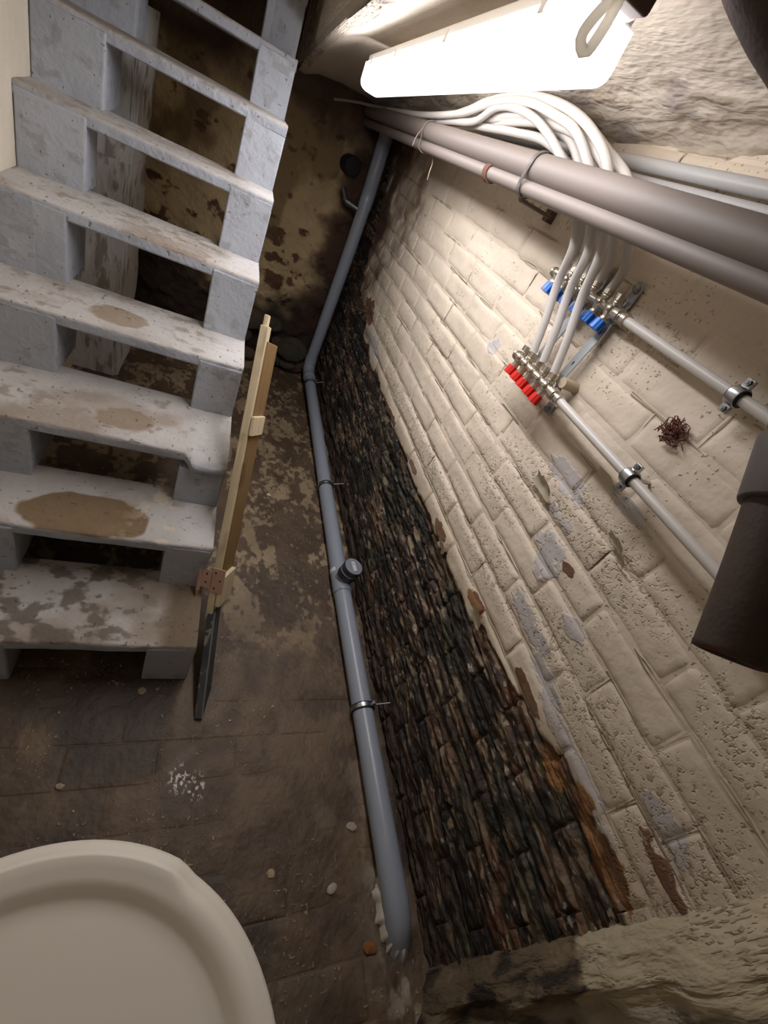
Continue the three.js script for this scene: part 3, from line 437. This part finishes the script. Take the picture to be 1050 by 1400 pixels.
  tag(add('stand_off', rod([0.83, 1.28, -0.85], [0.775, 1.28, -0.85], 0.013, 0.013, 20), mat({ color: 0xb8aa90 })), 'cream stand-off stub at the lower end of the bracket', 'spacer');
  // tubes
  const T = (label, pts, group) => tag(add('heating_tube', tube(pts, 0.0102, 120, 14), plasticWhite), label, 'tube', group);
  const far = (x, y) => [[x, y, -2.2], [x, y - 0.015, -2.7], [x, y - 0.03, -3.18]];
  T('leftmost of three white tubes rising in front from the red valves', [[0.763, 1.284, -0.993], [0.757, 1.35, -1.012], [0.74, 1.44, -1.035], [0.70, 1.526, -1.01], [0.68, 1.6, -1.09], [0.665, 1.652, -1.2], [0.655, 1.70, -1.365], [0.65, 1.717, -1.55], [0.648, 1.708, -1.64], [0.65, 1.672, -1.74], [0.65, 1.655, -1.95], ...far(0.65, 1.642)]);
  T('middle of three white tubes rising in front from the red valves', [[0.763, 1.284, -0.938], [0.757, 1.35, -0.956], [0.74, 1.44, -0.978], [0.70, 1.526, -0.95], [0.685, 1.6, -1.01], [0.668, 1.66, -1.095], [0.655, 1.694, -1.165], [0.65, 1.714, -1.28], [0.645, 1.73, -1.44], [0.64, 1.718, -1.64], [0.632, 1.68, -1.82], ...far(0.625, 1.646)]);
  T('rightmost of three white tubes rising in front from the red valves', [[0.763, 1.284, -0.88], [0.757, 1.35, -0.9], [0.74, 1.44, -0.925], [0.70, 1.532, -0.91], [0.682, 1.6, -0.95], [0.665, 1.656, -1.005], [0.658, 1.69, -1.077], [0.654, 1.719, -1.18], [0.652, 1.739, -1.325], [0.652, 1.744, -1.495], [0.655, 1.724, -1.73], [0.66, 1.696, -1.884], ...far(0.67, 1.66)]);
  const gz = blueZ.slice(0, 5).map(z => z - 0.003);
  const blueArc = [[1.672, -1.32, 1.674, -1.5], [1.69, -1.25, 1.706, -1.42], [1.69, -1.19, 1.714, -1.36], [1.685, -1.13, 1.705, -1.3], [1.685, -1.08, 1.722, -1.24]];
  const words = ['first (farthest)', 'second', 'middle', 'fourth', 'fifth (nearest)'];
  gz.forEach((z, i) => { const x = 0.787, q = blueArc[i]; T(`white tube rising behind the heating pipes from the ${words[i]} blue valve`, [[x, 1.4825, z], [x - 0.005, 1.52, z + 0.006], [x - 0.045, 1.58, z + 0.0], [x - 0.085, 1.64, z - 0.03 - (4 - i) * 0.012], [0.685 + (i % 3) * 0.012, q[0], q[1]], [0.68 + (i % 3) * 0.012, q[2], q[3]], [0.675 + (i % 2) * 0.012, lerp(q[2], 1.66, 0.45), -1.7], [0.675 + (i % 2) * 0.014, 1.66, -1.9], ...far(0.675 + (i % 2) * 0.025, 1.615 + i * 0.008)]); });
}

// ---------------------------------------------------------------- fluorescent lamp under the vault
{
  const d = lampFar.clone().sub(lampNear), len = d.length(), q = new THREE.Quaternion().setFromUnitVectors(V(0, 0, -1), d.clone().normalize());
  const t = thing('fluorescent_lamp', 'long white fluorescent batten lamp glowing under the vault', 'lamp', lampNear.toArray()); t.quaternion.copy(q);
  const prof = (w, h0, h1) => { const s = new THREE.Shape(); s.moveTo(-w, h0); s.lineTo(-w, h1 + 0.02); s.quadraticCurveTo(-w, h1, -w + 0.025, h1); s.lineTo(w - 0.025, h1); s.quadraticCurveTo(w, h1, w, h1 + 0.02); s.lineTo(w, h0); s.closePath(); return s; };
  const ext = (s, l) => { const g = new THREE.ExtrudeGeometry(s, { depth: l, bevelEnabled: true, bevelSize: 0.006, bevelThickness: 0.01, bevelSegments: 3, curveSegments: 8 }); g.translate(0, 0, -l); return g; };
  add('diffuser', ext(prof(0.036, 0.014, -0.04), len), new THREE.MeshStandardMaterial({ color: 0xffffff, emissive: 0xffffff, emissiveIntensity: LAMP_GLOW, roughness: 0.5 }), t);
  add('housing', rbox(-0.036, 0.036, 0.016, 0.042, -len - 0.004, 0.006, 0.006), mat({ color: 0xf2f0ec, roughness: 0.5 }), t);
  const gland = add('cable_gland', join([lathe([[0.006, -0.02], [0.014, -0.02], [0.014, 0.012], [0.011, 0.016], [0.011, 0.03]], [0, 0.022, 0.03], [0, 0, 1], 20), tube([[0, 0.022, 0.03], [-0.02, 0.02, 0.055], [-0.05, -0.01, 0.075], [-0.06, -0.04, 0.08], [-0.05, -0.048, 0.083], [-0.04, -0.02, 0.08], [-0.035, 0.06, 0.07]], 0.006, 40, 10)]), new THREE.MeshPhysicalMaterial({ color: 0xf0ebe2, roughness: 0.9, transmission: 0.5, thickness: 0 }), t);
  for (const z of [-0.1, -0.5, -0.9, -1.2]) for (const s of [-1, 1]) add('clip', rbox(s * 0.0435 - 0.0015, s * 0.0435 + 0.0015, 0.008, 0.028, z - 0.007, z + 0.007, 0.001), mat({ color: 0xf0efec, roughness: 0.4 }), t);
  const bracket = tag(add('mounting_block', boxUV(rbox(0.345, 0.385, 1.72, 1.80, -0.70, -0.665, 0.006)), mat({ color: 0x5a463a, roughness: 0.8 })), 'dark brown wooden block on the vault at the near end of the lamp', 'block');
  // the light it gives off: below and to both sides
  const mid = lampNear.clone().lerp(lampFar, 0.5), along = d.clone().normalize();
  const area = (off, n, w, k) => { const l = new THREE.RectAreaLight(0xfdfbff, k, len * 0.98, w); l.position.copy(mid).add(off); l.up.copy(V(0, 1, 0)); const z = n.clone().negate(), x = along.clone(), y = new THREE.Vector3().crossVectors(z, x).normalize(); x.crossVectors(y, z); l.quaternion.setFromRotationMatrix(new THREE.Matrix4().makeBasis(x, y, z)); l.name = 'lamp_light'; scene.add(l); };
  const up = V(0, 1, 0).addScaledVector(along, -along.y).normalize(), side = new THREE.Vector3().crossVectors(along, up).normalize();
  area(up.clone().multiplyScalar(-0.052), up.clone().negate(), 0.07, LAMP_DOWN);
  for (const k of [1, -1]) area(side.clone().multiplyScalar(0.052 * k).addScaledVector(up, -0.012), side.clone().multiplyScalar(k).addScaledVector(up, 0.08).normalize(), 0.036, LAMP_SIDE);
  for (const [p, k] of [[lampFar, 1], [lampNear, -1]]) { const l = new THREE.RectAreaLight(0xfdfbff, LAMP_SIDE, 0.066, 0.046); l.position.copy(p).addScaledVector(along, k * 0.018).addScaledVector(up, -0.014); l.lookAt(l.position.clone().addScaledVector(along, k)); l.name = 'lamp_light'; scene.add(l); }
}

// ---------------------------------------------------------------- rusty bent pipe close to the viewer, right
{
  const rustTex = makeTex(512, 512, (s, t) => { const a = fbm(s * 30, t * 6, 601, 4), f = fbm(s * 260, t * 60, 605, 3); let c = mix3([60, 49, 42], [84, 68, 58], a); c = mix3(c, [92, 40, 24], sstep(0.52, 0.66, fbm(s * 14, t * 3, 609, 4)) * 0.8); return [c, 0.5 + (f - 0.5) * 0.6]; });
  const rm = mat({ ...rustTex, bumpScale: 0.0008, roughness: 0.75 });
  const t = thing('rusty_pipe', 'dark rusty bent iron pipe with a cut end, nearest the viewer on the right', 'pipe');
  const path = [[0.491, 1.296, -0.128], [0.510, 1.357, -0.176], [0.531, 1.419, -0.228], [0.547, 1.49, -0.285], [0.553, 1.57, -0.35], [0.545, 1.645, -0.425], [0.512, 1.705, -0.485], [0.484, 1.728, -0.52], [0.448, 1.752, -0.563], [0.41, 1.785, -0.605], [0.39, 1.83, -0.625]];
  const R = 0.0302; add('pipe_wall', tube(path, R, 110, 32), rm, t); add('pipe_bore', tube(path.slice(0, 3), R - 0.005, 20, 28), mat({ color: 0x100d0b, side: THREE.DoubleSide }), t);
  add('cut_end', lathe([[R - 0.006, 0.001], [R - 0.004, -0.002], [R, -0.001], [R + 0.0005, 0.004]], path[0], [path[1][0] - path[0][0], path[1][1] - path[0][1], path[1][2] - path[0][2]], 32), rm, t);
  const dd = [0.019, 0.069, -0.056]; add('collar', lathe([[R, 0], [R + 0.005, 0.0], [R + 0.006, 0.003], [R + 0.006, 0.07], [R, 0.075]], [0.529, 1.412, -0.222], dd, 32), mat({ color: 0x5b5450, roughness: 0.6 }), t);
}

// ---------------------------------------------------------------- leaning boards with an old hinge
const woodTex = makeTex(512, 512, (s, t) => { const g = fbm(s * 60, t * 3, 621, 4), a = fbm(s * 5, t * 5, 625, 3); let c = mix3([196, 176, 142], [222, 206, 174], g); c = mix3(c, [130, 108, 80], sstep(0.6, 0.72, a) * 0.4); return [c, g]; });
{
  const A = V(0.187, 0.155, -0.9), B = V(0.166, 1.0, -1.31), a = B.clone().sub(A).normalize(), w0 = V(0, -0.437, -0.9), w = w0.clone().multiplyScalar(Math.cos(0.44)).addScaledVector(V(1, 0, 0), Math.sin(0.44)).normalize(); w.addScaledVector(a, -w.dot(a)).normalize(); const n = new THREE.Vector3().crossVectors(a, w).normalize(); if (n.x < 0) n.negate();
  const L = B.distanceTo(A), frame = new THREE.Matrix4().makeBasis(w.clone(), a.clone(), new THREE.Vector3().crossVectors(w, a)); const zs = new THREE.Vector3().crossVectors(w, a).dot(n) > 0 ? 1 : -1;
  const place = (g, o) => { g = boxUV(g, 1.6); g.applyMatrix4(frame); g.translate(o.x, o.y, o.z); return g; };
  const t = thing('leaning_board', 'old pale wooden board with battens leaning against the right side of the stairs', 'board');
  const wm = mat({ ...woodTex, bumpScale: 0.002, roughness: 0.8 }), wm2 = mat({ ...woodTex, color: 0xa08a68, bumpScale: 0.002, roughness: 0.85 });
  const box = (w0_, w1_, a0, a1, n0, n1, r = 0.003) => rbox(w0_, w1_, a0, a1, Math.min(n0 * zs, n1 * zs), Math.max(n0 * zs, n1 * zs), r);
  add('stile', place(box(0, 0.03, -0.012, L, -0.024, 0), A), wm, t);
  add('board_face', place(box(0.012, 0.11, 0.14, L - 0.04, -0.02, 0.004), A), wm2, t);
  add('batten', place(box(0.0, 0.1, L * 0.66, L * 0.66 + 0.06, 0.002, 0.014), A), wm, t);
  add('batten', place(box(-0.002, 0.1, 0.04, 0.15, 0.002, 0.018), A), wm, t);
  add('tip', place(box(0.004, 0.022, L - 0.01, L + 0.03, -0.02, -0.006), A), wm, t);
  // hinge
  const rust = mat({ color: 0xb08c78, roughness: 0.8 });
  const h = add('hinge', place(join([box(-0.004, 0.0005, 0.09, 0.175, -0.026, 0.018, 0.001), box(-0.004, -0.0005, 0.1, 0.165, -0.062, -0.02, 0.001), rod([-0.004, 0.085, -0.062 * zs], [-0.004, 0.18, -0.062 * zs], 0.0065)]), A), rust, t);
  add('hinge_pin', place(join([rod([-0.004, 0.06, -0.062 * zs], [-0.004, 0.215, -0.062 * zs], 0.0045), lathe([[0, 0], [0.006, 0.003], [0.006, 0.009], [0, 0.013]], [-0.004, 0.212, -0.062 * zs], [0, 1, 0], 12), lathe([[0, 0], [0.006, 0.003], [0.006, 0.009], [0, 0.013]], [-0.004, 0.064, -0.062 * zs], [0, -1, 0], 12)]), A), mat({ color: 0xb08a55, roughness: 0.5, metalness: 0.5 }), h);
  for (const [aa, nn] of [[0.105, -0.01], [0.135, 0.006], [0.16, -0.012], [0.12, -0.04], [0.15, -0.04]]) add('screw', place(lathe([[0, 0.0015], [0.003, 0.001], [0.0035, 0]], [-0.004, aa, nn * zs], [-1, 0, 0], 10), A), mat({ color: 0x4a3a30, metalness: 0.6, roughness: 0.6 }), h);
  // dark painted board below
  const P0 = V(0.196, 0.004, -0.606), P1 = V(0.19, 0.18, -0.93), a2 = P1.clone().sub(P0).normalize(); const w2 = V(0.42, 0, 0).addScaledVector(V(0, -0.88, -0.48), 0.9); w2.addScaledVector(a2, -w2.dot(a2)).normalize(); const z2 = new THREE.Vector3().crossVectors(w2, a2), s2 = z2.x > 0 ? 1 : -1, f2 = new THREE.Matrix4().makeBasis(w2, a2, z2), L2 = P1.distanceTo(P0);
  const darkTex = makeTex(256, 256, (s, u) => { const k = fbm(s * 20, u * 20, 631, 4); let c = mix3([38, 37, 38], [72, 72, 72], k); c = mix3(c, [150, 140, 124], sstep(0.68, 0.72, fbm(s * 50, u * 50, 635, 3)) * 0.7); return [c, k]; });
  const dm = mat({ ...darkTex, bumpScale: 0.002, roughness: 0.7 });
  const t2 = thing('leaning_plank', 'short black painted plank standing on the floor below the pale wooden board', 'plank');
  let g = boxUV(rbox(0, 0.07, 0.02, L2 + 0.02, Math.min(0, -0.02 * s2), Math.max(0, -0.02 * s2), 0.002)); g.applyMatrix4(f2); g.translate(P0.x, P0.y, P0.z); add('plank_body', g, dm, t2);
  g = boxUV(rbox(0.0, 0.012, 0.02, L2 * 0.95, Math.min(0.001 * s2, 0.003 * s2), Math.max(0.001 * s2, 0.003 * s2), 0.001)); g.applyMatrix4(f2); g.translate(P0.x, P0.y, P0.z); add('edge_strip', g, mat({ color: 0x6f7172, roughness: 0.6 }), t2);
}

// ---------------------------------------------------------------- cream plastic barrel close to the viewer, bottom left
{
  const bx = -0.043, bz = 0.087, top = 0.72, tb = thing('plastic_barrel', 'cream plastic barrel with a rimmed lid at the near left corner', 'barrel', [bx, 0, bz]);
  const bm = mat({ color: 0xe4dccd, roughness: 0.5 }), N = 120;
  const rim = (an) => { const tab = sstep(1.15, 0.95, Math.abs(((an - 4.62 + Math.PI * 3) % (Math.PI * 2)) - Math.PI) * 1.55); return tab; };
  const prof = [[0, 0, 0], [0.1, 0, 0], [0.19, 0, 0], [0.205, 0.001, 0], [0.211, 0.004, 0], [0.219, 0.011, 0], [0.227, 0.0145, 0], [0.236, 0.0155, 0.3], [0.243, 0.013, 0.8], [0.246, 0.010, 1], [0.25, 0.008, 1], [0.257, 0.006, 1], [0.262, 0.0, 1], [0.263, -0.012, 1], [0.258, -0.03, 1], [0.25, -0.032, 1]];
  add('lid', gridGeo(N, prof.length - 1, (a, b, i, j) => { const an = a * Math.PI * 2, [r, y, k] = prof[j], tab = rim(an); const R = r + (k ? -0.004 * (1 - tab) * 0 + tab * 0.004 * k : 0), Y = y + tab * (k > 0.2 && j > 7 && j < 13 ? 0.006 : 0); return [Math.cos(an) * R, top + Y, Math.sin(an) * R]; }), bm, tb);
  add('barrel_body', lathe([[0.0, 0.004], [0.19, 0.004], [0.215, 0.02], [0.225, 0.1], [0.243, 0.3], [0.247, 0.45], [0.24, 0.6], [0.235, 0.66], [0.235, 0.7]], [0, 0, 0], [0, 1, 0], 64), bm, tb);
}

// ---------------------------------------------------------------- small things on the wall and floor
{
  const rusty = mat({ color: 0x5d4434, roughness: 0.8 });
  tag(add('wall_nail', join([rod([0.84, 0.80, -2.5], [0.765, 0.69, -2.9], 0.006, 0.004, 10), lathe([[0, 0.004], [0.008, 0.002], [0.008, -0.002]], [0.765, 0.69, -2.9], [-0.2, -0.3, -1], 10), rod([0.80, 0.745, -2.69], [0.786, 0.76, -2.70], 0.004)]), rusty), 'long rusty nail sticking out of the wall by the far corner', 'nail');
  const wl = []; for (let i = 0; i <= 20; i++) { const t = i / 20 * 4.2 + 0.4; wl.push([0.80 - 0.012 * Math.sin(i / 20 * 3.1), 0.93 + Math.cos(t) * 0.06, -2.68 + Math.sin(t) * 0.055]); }
  tag(add('wire_loop', tube(wl, 0.003, 40, 6), rusty), 'thin bent wire loop hanging on the wall above the long nail', 'wire');
  // frayed plug in the wall hole
  const hairs = []; for (let i = 0; i < 46; i++) { const an = rnd() * 6.28, r = rr(0.002, 0.03), L = rr(0.01, 0.03), y = 1.349 + Math.sin(an) * r * 0.8, z = -0.567 + Math.cos(an) * r; hairs.push(tube([[0.826, y, z], [0.812 - L * 0.4, y + rr(-0.008, 0.008), z + rr(-0.008, 0.008)], [0.815 - L * 0.5, y + rr(-0.02, 0.016), z + rr(-0.018, 0.018)], [0.815 - L * 0.2, y + rr(-0.026, 0.018), z + rr(-0.024, 0.024)]], rr(0.0007, 0.0014), 8, 5)); }
  tag(add('fibre_plug', join(hairs), mat({ color: 0x6e3f38, roughness: 0.95 })), 'tuft of dark red fibre stuffed in a hole in the cream wall', 'plug');
  // curled paint flakes on the wall
  const flakeM = mat({ color: 0xc9bea6, roughness: 0.8 });
  const flakes = [[0.72, 1.075, 0.045, 0.02, 'largest curled paint flake, below the red manifold'], [0.60, 1.2, 0.035, 0.014, 'curled paint flake just above the lilac patch under the white pipe'], [0.885, 0.665, 0.03, 0.02, 'brown curled paint flake at the paint edge halfway down the wall'], [0.6, 0.69, 0.035, 0.025, 'torn paint flake at the paint edge beside the black brick'], [0.48, 1.135, 0.028, 0.012, 'narrow paint flake under the lower pipe clamp'], [0.45, 1.12, 0.022, 0.012, 'small paint flake nearest the rusty pipe']];
  for (const [u, v, lu, lv, lab] of flakes) tag(add('paint_flake', gridGeo(10, 6, (a, b) => { const k = fbm(a * 4, b * 4 + u * 9, 701, 2); return [WX - 0.005 - 0.02 * b * b - k * 0.006, v + (b - 0.5) * lv * 2 * (0.7 + k * 0.6), -u + (a - 0.5) * lu * 2 * (0.8 + 0.3 * k) * (1 - 0.3 * b)]; }), flakeM), lab, 'paint flake');
  // flakes of plaster and stone chips on the floor
  const chip = (x, z, s, c, lab) => { const g = new THREE.IcosahedronGeometry(s, 2), p = g.attributes.position; for (let i = 0; i < p.count; i++) { const k = 0.6 + 0.8 * vn(p.getX(i) / s * 1.3 + 7 + x * 50, p.getZ(i) / s * 1.3 + 3 + z * 30 + p.getY(i) / s, 705); p.setXYZ(i, p.getX(i) * k, p.getY(i) * k * 0.35, p.getZ(i) * k * 0.9); } g.computeVertexNormals(); g.translate(x, floorH(x, z) + s * 0.22, z); tag(add('plaster_chip', g, mat({ color: c, roughness: 0.95 })), lab, 'chip'); };
  chip(0.406, -0.212, 0.011, 0xb09a7a, 'tan chip of plaster on the floor right of the barrel'); chip(0.572, -0.156, 0.013, 0xb3a597, 'pale chip of plaster on the floor left of the drain pipe foot'); chip(0.30, -1.5, 0.012, 0x8a6a4a, 'brown chip beside the leaning board'); chip(0.02, -0.72, 0.012, 0x8b7d6a, 'pale chip in the shadow under the lowest step'); chip(0.655, -0.29, 0.014, 0xa89a8a, 'crumb of mortar against the left of the drain pipe'); chip(0.79, -0.3, 0.012, 0xc0b6aa, 'white crumb between the drain pipe and the black brick'); chip(0.44, -1.75, 0.011, 0xc9bba4, 'white chip on the pale floor patch far down the passage'); chip(0.66, -0.02, 0.016, 0x8a5a30, 'orange brick crumb by the drain pipe foot'); chip(-0.30, -0.52, 0.009, 0xa99a86, 'pale chip on the floor at the left in front of the steps'); chip(-0.13, -0.47, 0.009, 0x9a8a76, 'small tan chip midway between the barrel and the steps');
  const gi = new THREE.InstancedMesh(new THREE.IcosahedronGeometry(1, 0), mat({ color: 0xffffff, roughness: 1 }), 700), mm = new THREE.Matrix4(), qq = new THREE.Quaternion();
  for (let i = 0; i < 700; i++) { let x = rr(-0.55, 0.8), z = i < 450 ? rr(-1.3, 0.2) : rr(-3.1, -1.2); if (i < 120) { x = rr(0.22, 0.34); z = rr(-1.0, -0.5); } const s = 0.0008 + 0.0026 * Math.pow(rnd(), 3); qq.setFromEuler(new THREE.Euler(rnd() * 6, rnd() * 6, rnd() * 6)); mm.compose(V(x, floorH(x, z) + s * 0.5, z), qq, V(s * rr(0.8, 1.5), s * 0.8, s)); gi.setMatrixAt(i, mm); const k = rr(0.16, 0.6); gi.setColorAt(i, new THREE.Color(k, k * 0.88, k * 0.72)); }
  gi.name = 'floor_grit'; gi.userData = { kind: 'stuff', label: 'scattered grit and crumbs on the dirty floor', category: 'grit' }; scene.add(gi);
  // heap of rubble at the foot of the back wall
  for (let i = 0; i < 16; i++) { const s = rr(0.05, 0.1), x = rr(0.2, 0.68), lay = i % 3, y = 0.05 + lay * 0.11 + rr(0, 0.03), z = -3.2 + rr(-0.02, 0.06) - lay * 0.015; const g = new THREE.IcosahedronGeometry(s, 3), p = g.attributes.position; for (let k = 0; k < p.count; k++) { const X = p.getX(k), Y = p.getY(k), Z = p.getZ(k), f = 0.7 + 0.6 * fbm(X / s * 1.1 + i * 5, Y / s * 1.1 + Z / s, 711, 3); p.setXYZ(k, X * f * 1.2, Y * f * 0.75, Z * f * 0.8); } g.computeVertexNormals(); g.translate(x, y, z); tag(add('rubble_stone', g, mat({ color: new THREE.Color().setRGB(0.05 + 0.04 * rnd(), 0.04 + 0.02 * rnd(), 0.03), roughness: 0.95 })), 'dark rubble stone heaped at the foot of the far wall', 'stone', 'rubble heap at the far wall'); }
  tag(add('black_duct', join([lathe([[0.03, 0], [0.05, 0], [0.05, 0.12], [0.045, 0.125], [0.0, 0.125]], [0.60, 1.33, -3.33], [0.15, 0.05, 1], 28)]), mat({ color: 0x0e0d0d, roughness: 0.7 })), 'black pipe stub sticking out of the far wall beside the drain pipe', 'pipe');
}
renderer.render(scene, camera);
